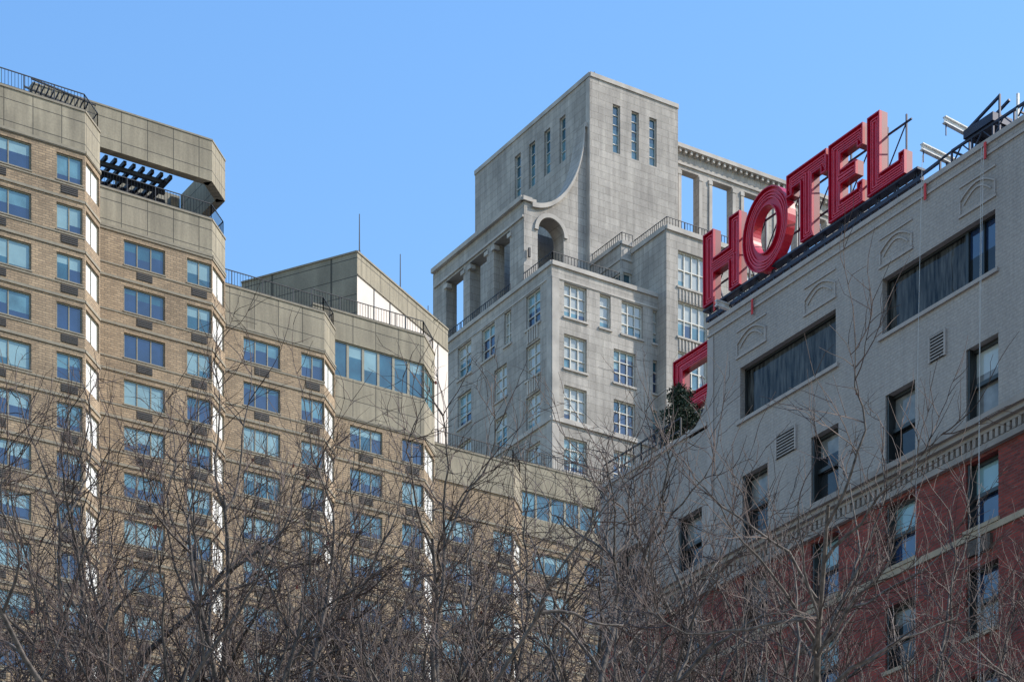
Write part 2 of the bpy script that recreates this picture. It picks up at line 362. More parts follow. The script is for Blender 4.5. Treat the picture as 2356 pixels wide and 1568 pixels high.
# block Q (projecting wing on the right)
QX,QY,QZ=120.2,166.0,104.4
Fql=Fac(QX,LY+6,0,-1); Fq=Fac(QX,QY,1,0); ql=xY(2050,QY)-QX
ops=[]; rq=[102.9-4.2*i for i in range(10)]
for k,(p0,p1) in enumerate([(1560,1628),(1690,1755),(1810,1870),(1920,1970)]):
    for z in rq:
        o=(xY(p0,QY)-QX,xY(p1,QY)-QX,z-3.0,z); ops.append(o); lwin(Fq,o,nx=4,ny=2,pale=0.2)
        for i in range(9):
            a=o[0]+0.1+(o[1]-o[0]-0.3)*i/8; fbox(frames,Fq,a,a+0.12,z-4.1,z-3.25,0.002,0.07,'limetrim')
wall(walls,Fq,0,ql,GZ,QZ,ops,'lime',dep=0.3); wall(walls,Fql,0,7.3,GZ,QZ,[],'lime')
fbox(frames,Fq,0,ql,QZ-0.1,QZ+0.3,-0.5,0.15,'limetrim'); fbox(frames,Fql,0,7.15,QZ-0.1,QZ+0.3,-0.5,0.147,'limetrim')
walls.box(QX+0.05,QX+ql,QY+0.05,182,QZ-1,QZ-0.2,'roof')
railing(rails,(QX+0.2,QY+0.2),(QX+ql,QY+0.2),QZ+0.3,0.8,0.3,r=0.03); railing(rails,(QX+0.2,QY+0.2),(QX+0.2,171),QZ+0.3,0.8,0.3,r=0.03)
# block P
PX,PY,PZ=119.1,171.0,105.0
Fpl=Fac(PX,175.8,0,-1); Fp=Fac(PX,PY,1,0)
o1=(1.6,4.6,PZ-6.2,PZ-2.4); o2=(0.2,2.6,PZ-6.2,PZ-2.4)
wall(walls,Fpl,0,4.8,90,PZ,[o1],'lime',dep=0.25); wall(walls,Fp,0,3,90,PZ,[o2],'lime',dep=0.25)
window(glass,frames,Fpl,o1,nx=3,ny=2,dep=0.25,fk='wframe',t=0.12,top='g_teal',bot='g_mid',split=.3,fd=.12)
window(glass,frames,Fp,o2,nx=3,ny=2,dep=0.25,fk='wframe',t=0.12,top='g_teal',bot='g_mid',split=.3,fd=.12)
fbox(frames,Fp,0,1.2,PZ-0.1,PZ+0.25,-0.5,0.13,'limetrim'); fbox(frames,Fpl,0,4.65,PZ-0.1,PZ+0.25,-0.5,0.127,'limetrim')
fbox(frames,Fp,0,1.2,PZ-1.4,PZ-1.2,0.002,0.08,'limetrim'); fbox(frames,Fpl,0,4.65,PZ-1.4,PZ-1.2,0.002,0.078,'limetrim')
walls.box(PX+0.05,122,PY+0.05,175.7,PZ-1,PZ-0.3,'roof')
railing(rails,(PX+0.2,PY+0.2),(PX+0.2,175.6),PZ+0.25,0.8,0.3,r=0.03); railing(rails,(PX+0.2,PY+0.2),(QX+0.2,PY+0.2),PZ+0.25,0.8,0.3,r=0.03)
# upper tower
UX,UY,UZ=119.0,175.6,121.6; ub=yX(1093,UX); ur=xY(1560,UY)
Ful=Fac(UX,ub,0,-1); Fur=Fac(UX,UY,1,0); ll=ub-UY; lr=ur-UX
ops=[]
for p0,p1 in((1184,1198),(1217,1231),(1252,1266),(1287,1301)):
    o=(ub-yX(p0,UX),ub-yX(p1,UX),115.9,119.9); ops.append(o); window(glass,frames,Ful,o,nx=1,ny=4,dep=0.3,fk='wframe',t=0.08,top='g_teal',bot='g_mid',split=.5,fd=.1)
wall(walls,Ful,0,ll,90,UZ,ops,'lime',dep=0.3)
ops=[]
for p0,p1 in((1410,1427),(1453,1470),(1494,1511)):
    o=(xY(p0,UY)-UX,xY(p1,UY)-UX,115.5,119.7); ops.append(o); window(glass,frames,Fur,o,nx=1,ny=5,dep=0.3,fk='wframe',t=0.08,top='g_teal',bot='g_mid',split=.5,fd=.1)
wall(walls,Fur,0,lr,90,UZ,ops,'lime',dep=0.3)
Fus=Fac(ur,UY,0,1); wall(walls,Fus,0,ll,90,UZ,[],'lime'); Fub=Fac(ur,ub,-1,0); wall(walls,Fub,0,lr,90,UZ,[],'lime')
for F,l in((Ful,ll),(Fur,lr),(Fus,ll),(Fub,lr)):
    fbox(frames,F,0,l,UZ-0.25,UZ+0.12,-0.5,0.10,'limetrim')
walls.box(UX+0.3,ur-0.3,UY+0.3,ub-0.3,UZ-0.8,UZ-0.3,'roof')
rails.beam((UX+0.8,UY+0.5,UZ),(UX+0.8,UY+0.5,UZ+0.6),0.05,'iron'); rails.beam((UX+0.5,ub-6,UZ),(UX+0.5,ub-6,UZ+0.5),0.05,'iron')
# corner pilaster strips
fbox(frames,Ful,ll-0.55,ll-0.02,99,UZ-0.3,0.002,0.05,'limetrim'); 
# small dormer on left
dy=yX(1158,116.5)
walls.box(116.5,118.9,dy,dy+2.6,104,112.0,'lime'); frames.box(116.4,118.9,dy-0.1,dy+2.7,112.0,112.3,'limetrim')
# side colonnade (left)
CX=112.5; cy0=yX(1205,CX); cy1=yX(1000,CX); CZ=109.1
Fc=Fac(CX,cy1,0,-1); cl=cy1-cy0
ops=[]
for p0,p1 in((1027,1066),(1081,1120),(1136,1173)):
    ops.append((cy1-yX(p0,CX),cy1-yX(p1,CX),TZ-0.3,107.4))
wall(walls,Fc,0,cl,TZ-0.3,CZ,ops,'lime',dep=1.1)
for o in ops:   # piers with capitals
    for a in(o[0],o[1]):
        fbox(frames,Fc,a-0.3,a+0.3,106.8,107.15,-0.4,0.12,'limetrim')
fbox(frames,Fc,-0.2,cl,CZ-0.1,CZ+0.3,-1.3,0.3,'limetrim'); fbox(frames,Fc,0,cl,107.6,107.8,0.002,0.14,'limetrim')
Fci=Fac(CX+1.1,cy0,0,1)
wall(walls,Fci,1.62,cl,TZ-0.3,CZ,[(cl-o[1],cl-o[0],o[2],o[3]) for o in ops],'lime',dep=0.0)
walls.box(CX+0.05,CX+2.2,cy0+1.7,cy1-0.02,CZ-0.7,CZ-0.12,'lime')
walls.box(CX+0.01,CX+1.09,cy1,cy1+0.3,TZ-0.3,CZ-0.11,'lime')
walls.box(CX+5.2,UX-0.02,cy0+4,cy1-4.0,TZ-0.3,CZ-1.0,'lime')
# arched buttress wall
BY=cy0; bx0=CX+0.03; bx1=UX-0.01
ax0,ax1=xY(1237,BY),xY(1297,BY); acx=(ax0+ax1)/2; ar=(ax1-ax0)/2; asp=108.2-ar
xl=xY(1222,BY); xr=xY(1343,BY); CB=CZ-0.12; rz=117.4-CB
def topz(x):
    if x<xl: return CB
    s=min(1,(x-xl)/(xr-xl)); return 117.4-rz*math.sqrt(max(0,1-s*s))
def botz(x):
    if ax0<x<ax1: return asp+math.sqrt(max(0,ar*ar-(x-acx)**2))
    return TZ-0.3
n=90; th=1.6
xsmp=sorted(set([bx0+(xr-bx0)*i/n for i in range(n+1)]+[ax0,ax1,bx1]+[xr-(xr-xl)*0.02*(1-i/8)**2 for i in range(9)]))
for i in range(len(xsmp)-1):
    u,w=xsmp[i],xsmp[i+1]
    e=1e-5
    if w-u<1e-4: continue
    tu,tw=topz(u+e),(topz(w-e) if w<=xr+1e-6 else 117.4)
    if u>=xr-1e-6: tu=tw=117.4
    bu,bw=botz(u+e),botz(w-e)
    walls.hexa([(u,BY,bu),(w,BY,bw),(w,BY+th,bw),(u,BY+th,bu),(u,BY,tu),(w,BY,tw),(w,BY+th,tw),(u,BY+th,tu)],'lime')
    # moulding following the sweep and the arch
    if u>xl-0.01: frames.hexa([(u,BY-0.22,tu-0.35),(w,BY-0.22,tw-0.35),(w,BY+0.0,tw-0.35),(u,BY+0.0,tu-0.35),(u,BY-0.22,tu+0.05),(w,BY-0.22,tw+0.05),(w,BY+0.0,tw+0.05),(u,BY+0.0,tu+0.05)],'limetrim')
for i in range(24):
    t0,t1=math.pi*i/24,math.pi*(i+1)/24
    P=lambda t,r,y:(acx+r*math.cos(t),y,asp+r*math.sin(t))
    frames.hexa([P(t0,ar,BY-0.14),P(t1,ar,BY-0.14),P(t1,ar,BY),P(t0,ar,BY),P(t0,ar+0.35,BY-0.14),P(t1,ar+0.35,BY-0.14),P(t1,ar+0.35,BY),P(t0,ar+0.35,BY)],'limetrim')
walls.box(CX+1.3,bx1-0.4,BY+3.4,BY+3.9,TZ-0.3,CZ-0.5,'lime')
frames.beam((xY(1218,BY-.2),BY-0.2,104.2),(xY(1218,BY-.2),BY-0.2,105.0),0.12,'iron')
fbox(frames,Fac(CX,BY,1,0),-0.15,xl-CX,CZ-0.1,CZ+0.25,-0.3,0.2,'limetrim')
# right loggia wing
WY=177.0; wx0=ur; wx1=xY(2010,WY); WZ=119.0; WT_=117.0
Fw=Fac(wx0,WY,1,0)
ops=[]
for a,b in((1567,1607),(1638,1684),(1711,1760),(1786,1832),(1858,1900),(1926,1966)):
    ops.append((xY(a,WY)-wx0,xY(b,WY)-wx0,QZ-0.3,WT_))
wall(walls,Fw,0,wx1-wx0,QZ-0.3,WZ,ops,'lime',dep=0.8)
wall(walls,Fac(wx1,WY+0.8,-1,0),0,wx1-wx0,QZ-0.3,WZ,[(wx1-wx0-o[1],wx1-wx0-o[0],o[2],o[3]) for o in ops],'lime',dep=0.0)
for o in ops:
    fbox(frames,Fw,o[1]+0.02,o[1]+0.35,QZ-0.3,116.5,0.002,0.10,'limetrim'); fbox(frames,Fw,o[0]-0.35,o[0]-0.02,QZ-0.3,116.5,0.002,0.10,'limetrim')
    fbox(frames,Fw,o[0]-0.42,o[0]-0.001,116.5,116.85,-0.3,0.14,'limetrim'); fbox(frames,Fw,o[1]+0.001,o[1]+0.42,116.5,116.85,-0.3,0.14,'limetrim')
fbox(frames,Fw,0.12,wx1-wx0,WZ-0.30,WZ+0.05,-0.8,0.5,'limetrim'); fbox(frames,Fw,0.12,wx1-wx0,117.4,117.55,0.002,0.13,'limetrim')
a=0.3
while a<wx1-wx0: fbox(frames,Fw,a,a+0.22,WZ-0.62,WZ-0.31,0.002,0.38,'limetrim'); a+=0.62
walls.box(wx0+0.1,wx1,WY+0.3,WY+0.78,WZ-0.6,WZ-0.4,'roof')
walls.build('walls',lt);glass.build('glass',lt);frames.build('stone_trim_and_frames',lt);rails.build('railings',lt)

# ------------------------------------------------------------------ 3. hotel
ht=empty('brick_hotel',(60,57,GZ))
walls=MB();glass=MB();frames=MB();rails=MB()
HX,HY0,HY1,HY2,HZ,HL=50.8,67.7,74.3,36.0,39.6,36.3
Fh=Fac(HX,HY0,0,-1); Fl2=Fac(HX,HY1,0,-1)
cols=[65.8-3.65*i for i in range(0,8)]
zr=[31.6]+[28.4-3.2*i for i in range(0,9)]
m=lambda a,z:'grey' if z>30.55 else 'red'
ops=[]
def sash(F,o,kind):
    a0,a1,z0,z1=o; t,b,s={0:('g_grey','g_black',0.5),1:('g_pale','g_grey',0.35),2:('g_dark','g_grey',0.5),3:('g_grey','g_black',0.3),4:('g_blind','g_dark',0.5)}[kind]
    window(glass,frames,F,o,nx=1,ny=2,dep=0.35,fk='bframe',t=0.10,top=t,bot=b,split=s,fd=0.12)
    fbox(frames,F,a0,a1,(z0+z1)/2-0.06,(z0+z1)/2+0.06,-0.3,-0.2,'bframe')
    fbox(frames,F,a0+0.02,a0+0.10,z0,z1,-0.22,-0.05,'bframe')
for ci,yy in enumerate(cols):
    for ri,z in enumerate(zr):
        h=2.25 if ri==0 else 2.0
        a0=HY0-yy; o=(a0,a0+1.38,z,z+h); 
        ops.append(o); sash(Fh,o,random.choice([0,0,3,1]) if ri==0 else random.choice([2,4,1,0,3]))
        fbox(frames,Fh,a0-0.08,a0+1.46,z-0.12,z-0.002,0.003,0.09,'greytrim' if ri==0 else 'belt')
for ci in(3,):
    a0=HY0-cols[ci]; fbox(frames,Fh,a0+0.15,a0+1.15,27.55,28.0,0.003,0.12,'ac')
big=[]
for p0,p1 in((1703,1923),(2030,2290)):
    big.append((HY0-yX(p0,HX),HY0-yX(p1,HX),35.8,37.55))
big.append((big[1][0]+ (big[1][0]-big[0][0]),big[1][1]+(big[1][0]-big[0][0]),35.8,37.55))
for bi,o in enumerate(big):
    ops.append(o); a0,a1,z0,z1=o
    c=a0+(a1-a0)*(0.98 if bi==0 else 0.72)
    window(glass,frames,Fh,(a0,c,z0,z1),nx=1,ny=1,dep=0.3,fk='bframe',t=0.07,top='g_curtain',bot='g_curtain',split=.5,fd=.1)
    window(glass,frames,Fh,(c,a1,z0,z1),nx=1 if bi==0 else 2,ny=1,dep=0.3,fk='bframe',t=0.05,top='g_dark',bot='g_black',split=.5,fd=.1)
    fbox(frames,Fh,a0-0.15,a1+0.15,z0-0.16,z0-0.04,0.003,0.08,'greytrim')
wall(walls,Fh,0,HY0-HY2,GZ,HZ,ops,m,dep=0.35,zs=[30.55])
ops=[]
for z in zr:
    o=(HY1-69.45,HY1-69.45+1.38,z,z+2.0); ops.append(o); sash(Fl2,o,random.choice([0,2,3]))
    o=(HY1-73.1,HY1-73.1+1.38,z,z+2.0); ops.append(o); sash(Fl2,o,random.choice([0,2,3]))
wall(walls,Fl2,0,HY1-HY0,GZ,HL,ops,m,dep=0.35,zs=[30.55])
# end walls, roofs
walls.poly([(HX,HY0,HL-1),(HX,HY0,HZ),(85,HY0,HZ),(85,HY0,HL-1)],'grey')
walls.poly([(HX,HY1,GZ),(HX,HY1,HL),(85,HY1,HL),(85,HY1,GZ)],'grey')
walls.poly([(HX,HY2,GZ),(85,HY2,GZ),(85,HY2,HZ),(HX,HY2,HZ)],'red')
walls.poly([(85,HY2,GZ),(85,HY1,GZ),(85,HY1,HL),(85,HY2,HL)],'red'); walls.poly([(85,HY2,HL),(85,HY0,HL),(85,HY0,HZ),(85,HY2,HZ)],'grey')
walls.box(HX+0.3,84.9,HY2+0.1,HY0-0.3,HZ-0.8,HZ-0.4,'roof'); walls.box(HX+0.3,84.9,HY0,HY1-0.1,HL-0.8,HL-0.4,'roof')
# coping
LH=HY0-HY2
fbox(frames,Fh,-0.05,LH,HZ-0.02,HZ+0.14,-0.4,0.06,'greytrim'); fbox(frames,Fh,0,LH,HZ-0.34,HZ-0.26,0.002,0.05,'greytrim')
fbox(frames,Fl2,-0.05,HY1-HY0-0.06,HL-0.02,HL+0.12,-0.4,0.06,'greytrim')
fbox(frames,Fh,0,0.32,31.5,HZ-0.4,0.002,0.04,'greytrim')
# swept shoulder between low and high roof
for i in range(10):
    s0,s1=i/10,(i+1)/10; r=1.1
    y0=HY0+r*(1-s0)-0.0; y1=HY0+r*(1-s1); z0=HL+0.12+1.5*(1-math.sqrt(1-s0*s0)); z1=HL+0.12+1.5*(1-math.sqrt(max(0,1-s1*s1)))
    walls.hexa([(HX,y1,HL-0.1),(HX+0.35,y1,HL-0.1),(HX+0.35,y0,HL-0.1),(HX,y0,HL-0.1),(HX,y1,z1),(HX+0.35,y1,z1),(HX+0.35,y0,z0),(HX,y0,z0)],'grey')
# cornice with dentils
for F,l in((Fh,LH),(Fl2,HY1-HY0-0.01)):
    for z0,z1,d in((31.28,31.46,0.38),(31.12,31.275,0.26),(31.0,31.115,0.12),(30.60,30.72,0.10),(30.50,30.595,0.16)):
        fbox(frames,F,0,l,z0,z1,0.002,d,'cornice')
    a=0.05
    while a<l-0.2: fbox(frames,F,a,a+0.13,30.73,30.99,0.002,0.12,'cornice'); a+=0.24
    fbox(frames,F,0,l,28.08,28.27,0.002,0.06,'belt')
# arched relief ornaments
for p0,p1 in((1697,1762),(1852,1922),(2026,2098),(2210,2290)):
    a0=HY0-yX(p0,HX);a1=HY0-yX(p1,HX); z0=38.0; w=a1-a0
    fbox(frames,Fh,a0-0.06,a1+0.06,z0-0.10,z0-0.02,0.002,0.05,'greytrim')
    fbox(frames,Fh,a0-0.03,a0+0.03,z0,z0+0.42,0.002,0.04,'greytrim'); fbox(frames,Fh,a1-0.03,a1+0.03,z0,z0+0.42,0.002,0.04,'greytrim')
    fbox(frames,Fh,a0-0.03,a1+0.03,z0+0.80,z0+0.86,0.002,0.04,'greytrim')
    for rr,dd in((0.0,0.05),(0.16,0.04)):
        for i in range(12):
            s0,s1=i/12,(i+1)/12; q=lambda s:z0+0.42-rr+0.30*math.sin(math.pi*s)
            b0=a0+rr+(w-2*rr)*s0;b1=a0+rr+(w-2*rr)*s1
            frames.hexa([Fh.pt(b0,q(s0)-.05,dd),Fh.pt(b1,q(s1)-.05,dd),Fh.pt(b1,q(s1)-.05,.002),Fh.pt(b0,q(s0)-.05,.002),Fh.pt(b0,q(s0),dd),Fh.pt(b1,q(s1),dd),Fh.pt(b1,q(s1),.002),Fh.pt(b0,q(s0),.002)],'greytrim')
# vents
for p0,p1,z0,z1 in((1788,1832,33.75,34.55),(2141,2176,34.05,34.85)):
    a0=HY0-yX(p0,HX);a1=HY0-yX(p1,HX)
    fbox(frames,Fh,a0,a1,z0,z1,0.002,0.03,'dark')
    k=8
    for i in range(k):
        zz=z0+(z1-z0)*(i+0.3)/k; fbox(frames,Fh,a0+.04,a1-.04,zz,zz+0.035,0.031,0.06,'greytrim')
    for (b0,b1) in((a0-0.04,a0+0.03),(a1-0.03,a1+0.04)): fbox(frames,Fh,b0,b1,z0,z1,0.003,0.07,'greytrim')
# terrace guard on the low roof
railing(rails,(HX+0.15,HY1),(HX+0.15,HY0+1.8),HL+0.12,0.8,0.9,'iron',0.025,1.0)
rails.beam((HX+0.15,HY1,HL+0.5),(HX+0.15,HY0+1.9,HL+0.5),0.03,'iron')
# light guard rail along the main roof edge
railing(rails,(HX+0.9,yX(2110,HX)),(HX+0.9,HY2+1),HZ-0.4,1.15,1.1,'steel',0.02,1.1)
walls.build('walls',ht);glass.build('glass',ht);frames.build('trim_and_frames',ht);rails.build('terrace_guard',ht)

# ------------------------------------------------------------------ 4. sign
def inset(P,d):
    n=len(P);out=[]
    for i in range(n):
        p0,p1,p2=P[i-1],P[i],P[(i+1)%n]
        e1=Vector((p1[0]-p0[0],p1[1]-p0[1])).normalized(); e2=Vector((p2[0]-p1[0],p2[1]-p1[1])).normalized()
        n1=Vector((-e1.y,e1.x)); n2=Vector((-e2.y,e2.x)); k=1+n1.dot(n2)
        v=(n1+n2)/max(0.2,k); out.append((p1[0]+v.x*d,p1[1]+v.y*d))
    return out
def lstrip(mb,F,P,Q,d0,d1,k,close=True):
    n=len(P)
    for i in range(n):
        j=(i+1)%n
        a,b,c,e=P[i],P[j],Q[j],Q[i]
        mb.hexa([F.pt(a[0],a[1],d0),F.pt(b[0],b[1],d0),F.pt(c[0],c[1],d0),F.pt(e[0],e[1],d0),F.pt(a[0],a[1],d1),F.pt(b[0],b[1],d1),F.pt(c[0],c[1],d1),F.pt(e[0],e[1],d1)],k)
LD=0.24
def letter(mb,F,P,dep=LD,holes=None):
    n=len(P)
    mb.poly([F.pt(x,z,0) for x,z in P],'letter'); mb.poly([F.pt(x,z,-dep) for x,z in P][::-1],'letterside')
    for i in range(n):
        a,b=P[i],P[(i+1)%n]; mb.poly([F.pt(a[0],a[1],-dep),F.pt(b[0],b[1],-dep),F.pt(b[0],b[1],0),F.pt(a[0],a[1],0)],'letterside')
    lstrip(mb,F,P,inset(P,0.04),0.0,0.10,'letter')
    lstrip(mb,F,inset(P,0.12),inset(P,0.145),0.02,0.05,'tube'); lstrip(mb,F,inset(P,0.20),inset(P,0.225),0.02,0.05,'tube')
def shapeO(mb,F,cx,cz,rx,rz,s,dep=LD):
    n=40; R=lambda k:[(cx+(rx-k)*math.cos(2*math.pi*i/n),cz+(rz-k)*math.sin(2*math.pi*i/n)) for i in range(n)]
    lstrip(mb,F,R(0),R(s),-dep,0,'letter'); lstrip(mb,F,R(0),R(0.04),0,0.10,'letter'); lstrip(mb,F,R(s-0.04),R(s),0,0.10,'letter')
    for k in(0.14,0.24,0.34): lstrip(mb,F,R(k),R(k+0.025),0.02,0.05,'tube')
def polyH(x,z,w,h,s):
    m=z+h/2; b=s*0.42
    return [(x,z),(x+s,z),(x+s,m-b),(x+w-s,m-b),(x+w-s,z),(x+w,z),(x+w,z+h),(x+w-s,z+h),(x+w-s,m+b),(x+s,m+b),(x+s,z+h),(x,z+h)]
def polyT(x,z,w,h,s):
    c=x+w/2; t=s*0.85; r=0.28
    return [(c-s/2,z),(c+s/2,z),(c+s/2,z+h-t),(x+w-r,z+h-t),(x+w-r,z+h-t-.22),(x+w,z+h-t-.22),(x+w,z+h),(x,z+h),(x,z+h-t-.22),(x+r,z+h-t-.22),(x+r,z+h-t),(c-s/2,z+h-t)]
def polyE(x,z,w,h,s):
    t=s*0.85;r=.28;m=z+h/2;b=s*.38
    return [(x,z),(x+w,z),(x+w,z+t+.18),(x+w-r,z+t+.18),(x+w-r,z+t),(x+s,z+t),(x+s,m-b),(x+w*.8,m-b),(x+w*.8,m+b),(x+s,m+b),(x+s,z+h-t),(x+w-r,z+h-t),(x+w-r,z+h-t-.18),(x+w,z+h-t-.18),(x+w,z+h),(x,z+h)]
def polyC(x,z,w,h,s):
    t=s*0.9
    return [(x,z),(x+w,z),(x+w,z+t),(x+s,z+t),(x+s,z+h-t),(x+w,z+h-t),(x+w,z+h),(x,z+h)]
def polyL(x,z,w,h,s):
    t=s*0.85;r=.28
    return [(x,z),(x+w,z),(x+w,z+t+.22),(x+w-r,z+t+.22),(x+w-r,z+t),(x+s,z+t),(x+s,z+h),(x,z+h)]
sg=empty('hotel_sign',(51.2,60,HZ)); lm=MB(); sm=MB()
SX=51.1; Fs=Fac(SX,HY0,0,-1); A_=lambda px:HY0-yX(px,SX); zb=HZ+1.0; hh=2.5; st=0.60
for fn,p0,p1 in((polyH,1622,1706),(polyT,1814,1906),(polyE,1911,1990),(polyL,2000,2086)):
    letter(lm,Fs,fn(A_(p0),zb,A_(p1)-A_(p0),hh,st))
a0,a1=A_(1713),A_(1818); shapeO(lm,Fs,(a0+a1)/2,zb+hh/2,(a1-a0)/2,hh/2+0.12,0.60)
lm.build('letters',sg)
# steel frame
L0,L1=A_(1618),A_(2112)
def sb(a,z,d,a2,z2,d2,r=0.05,k='steel'): sm.beam(Fs.pt(a,z,d),Fs.pt(a2,z2,d2),r,k)
fbox(sm,Fs,L0,L1,HZ+0.60,HZ+0.74,-0.25,-0.1,'steel'); fbox(sm,Fs,L0,L1,HZ+0.91,HZ+0.98,-0.3,0.02,'steel')
for z,d in((HZ+1.9,-0.5),(HZ+3.0,-0.5)): sb(L0,z,d,A_(2070),z,d,0.035)
sb(L0,HZ+0.7,-1.4,L1,HZ+0.7,-1.4,0.04)
n=12
for i in range(n+1):
    a=L0+0.2+(L1-L0-0.4)*i/n; b=L0+0.2+(L1-L0-0.4)*(i+1)/n
    sb(a,HZ,-0.15,a,HZ+1.0,-0.15,0.04); sb(a,HZ-0.4,-1.4,a,HZ+0.7,-1.4,0.04); sb(a,HZ+0.7,-0.15,a,HZ+0.7,-1.4,0.03)
    if a<A_(2075):
        sb(a,HZ-0.3,-0.5,a,HZ+3.25,-0.5,0.035); sb(a,HZ-0.4,-1.7,a,HZ+1.9,-0.52,0.035)
    if i<n:
        sb(a,HZ,-0.15,b,HZ+0.95,-0.15,0.028); sb(b,HZ,-0.5,a,HZ+0.95,-0.5,0.028); sb(a,HZ,-1.4,b,HZ+0.7,-1.4,0.028)
        if b<A_(2075): sb(a,HZ+1.9,-0.5,b,HZ+3.0,-0.5,0.022)
sb(L1,HZ+0.7,-0.1,L1+0.9,HZ+0.75,-0.1,0.05); sb(L1+0.9,HZ,-0.1,L1+0.9,HZ+0.75,-0.1,0.04)
sm.build('steel_frame',sg)
# second sign letter on the low roof
s2=empty('red_letter_sign',(55,74,HL)); lm=MB()
F2=Fac(55.0,yX(1553,55.0),0,-1); letter(lm,F2,polyC(0,40.25,2.9,2.15,0.62))
for a in(0.3,1.3,2.3):
    lm.beam(F2.pt(a,HL-0.4,-0.2),F2.pt(a,40.3,-0.2),0.04,'steel'); lm.beam(F2.pt(a,HL-0.4,-1.2),F2.pt(a,41.5,-0.3),0.03,'steel')
lm.beam(F2.pt(-.1,40.1,-.2),F2.pt(2.8,40.1,-.2),0.06,'steel'); lm.beam(F2.pt(-.1,38.6,-.2),F2.pt(2.8,38.6,-.2),0.04,'steel')
lm.build('letter_and_frame',s2)

# ------------------------------------------------------------------ 5. roof rig: truss, davits, ropes
rg=empty('roof_rigging_truss',(52,53,HZ)); r=MB()
RX=51.3
t0,t1=yX(2190,RX),48.0
for x in(RX,RX+0.8):
    r.beam((x,t0,HZ+0.9),(x,t1,HZ+0.9),0.05,'steel'); r.beam((x,t0,HZ+0.45),(x,t1,HZ+0.45),0.05,'steel')
    y=t0
    while y>t1:
        r.beam((x,y,HZ-0.4),(x,y,HZ+0.9),0.04,'steel'); r.beam((x,y,HZ+0.45),(x,y-0.45,HZ+0.9),0.025,'steel'); r.beam((x,y-0.45,HZ+0.9),(x,y-0.9,HZ+0.45),0.025,'steel'); y-=0.9
y=t0
while y>t1:
    r.beam((RX,y,HZ+0.9),(RX+0.8,y,HZ+0.9),0.035,'steel'); y-=0.9
r.box(RX-0.1,RX+0.7,yX(2290,RX),yX(2222,RX),HZ+0.95,HZ+1.2,'steel')
for dx in(0,.4): r.beam((RX+dx,yX(2222,RX),HZ+1.2),(RX+dx,yX(2300,RX),HZ+1.6),0.05,'steel')
r.beam((RX,yX(2300,RX),HZ+1.65),(RX,yX(2300,RX),HZ+0.5),0.04,'steel')
r.beam((RX,yX(2342,RX),HZ),(RX,yX(2342,RX),HZ+1.3),0.05,'white')
r.beam((RX,yX(2105,RX),HZ+0.8),(RX,yX(2190,RX),HZ+0.9),0.035,'steel'); r.beam((RX,yX(2105,RX),HZ+0.3),(RX,yX(2190,RX),HZ+0.4),0.03,'white')
r.build('truss',rg)
def davit(px0,pz0,dx,dz,name='roof_davit'):
    e=empty(name,(HX,yX(px0,HX),HZ)); b=MB()
    x1=HX-0.15; y=yX(px0,x1); p=Vector((x1-0.0,y,pz0)); q=p+Vector((dx,-0.0,dz)); 
    d=(q-p).normalized(); up=Vector((0,0,1)); s=d.cross(up).normalized(); u=s.cross(d)
    for off,w,h in((0.09,0.07,0.016),(-0.09,0.07,0.016),(0,0.014,0.085)):
        c=p+u*off; c2=q+u*off
        b.hexa([tuple(c-s*w-u*h),tuple(c+s*w-u*h),tuple(c2+s*w-u*h),tuple(c2-s*w-u*h),tuple(c-s*w+u*h),tuple(c+s*w+u*h),tuple(c2+s*w+u*h),tuple(c2-s*w+u*h)],'white')
    for t in(0.55,0.9):
        c=p+(q-p)*t; b.beam((c.x,c.y,HZ-0.3),tuple(c-u*0.1),0.035,'steel')
    b.beam(tuple(p+d*0.08),tuple(p+d*0.08-Vector((0,0,0.45))),0.02,'steel')
    b.build('beam',e); return p
# facade ropes
rp=empty('facade_ropes',(HX,55,HZ)); b=MB()
def rope(px,ztop,px2,x=HX-0.35,sag=0.3):
    n=30; y0=yX(px,x); y1=yX(px2,x); prev=None
    for i in range(n+1):
        s=i/n; p=(x-0.05*math.sin(s*9),y0+(y1-y0)*s+sag*math.sin(s*math.pi)*0.3,ztop+(GZ-ztop)*s)
        if prev: b.beam(prev,p,0.009,'rope',4)
        prev=p
dv=[davit(2120,40.75,1.9,-0.15),davit(2172,41.1,1.9,-0.2),davit(1647,40.2,1.8,-0.05)]
rope(2122,40.3,2086); rope(2263,39.3,2240); rope(2258,39.4,2262)
for px,z in((2268,HZ-0.1),(2130,HZ-0.15),(1732,HZ-0.2),(1645,HZ+0.75)):
    y=yX(px,HX-0.06); b.box(HX-0.1,HX-0.07,y-0.04,y+0.05,z-0.35,z+0.15,'redtag')
b.build('ropes',rp)

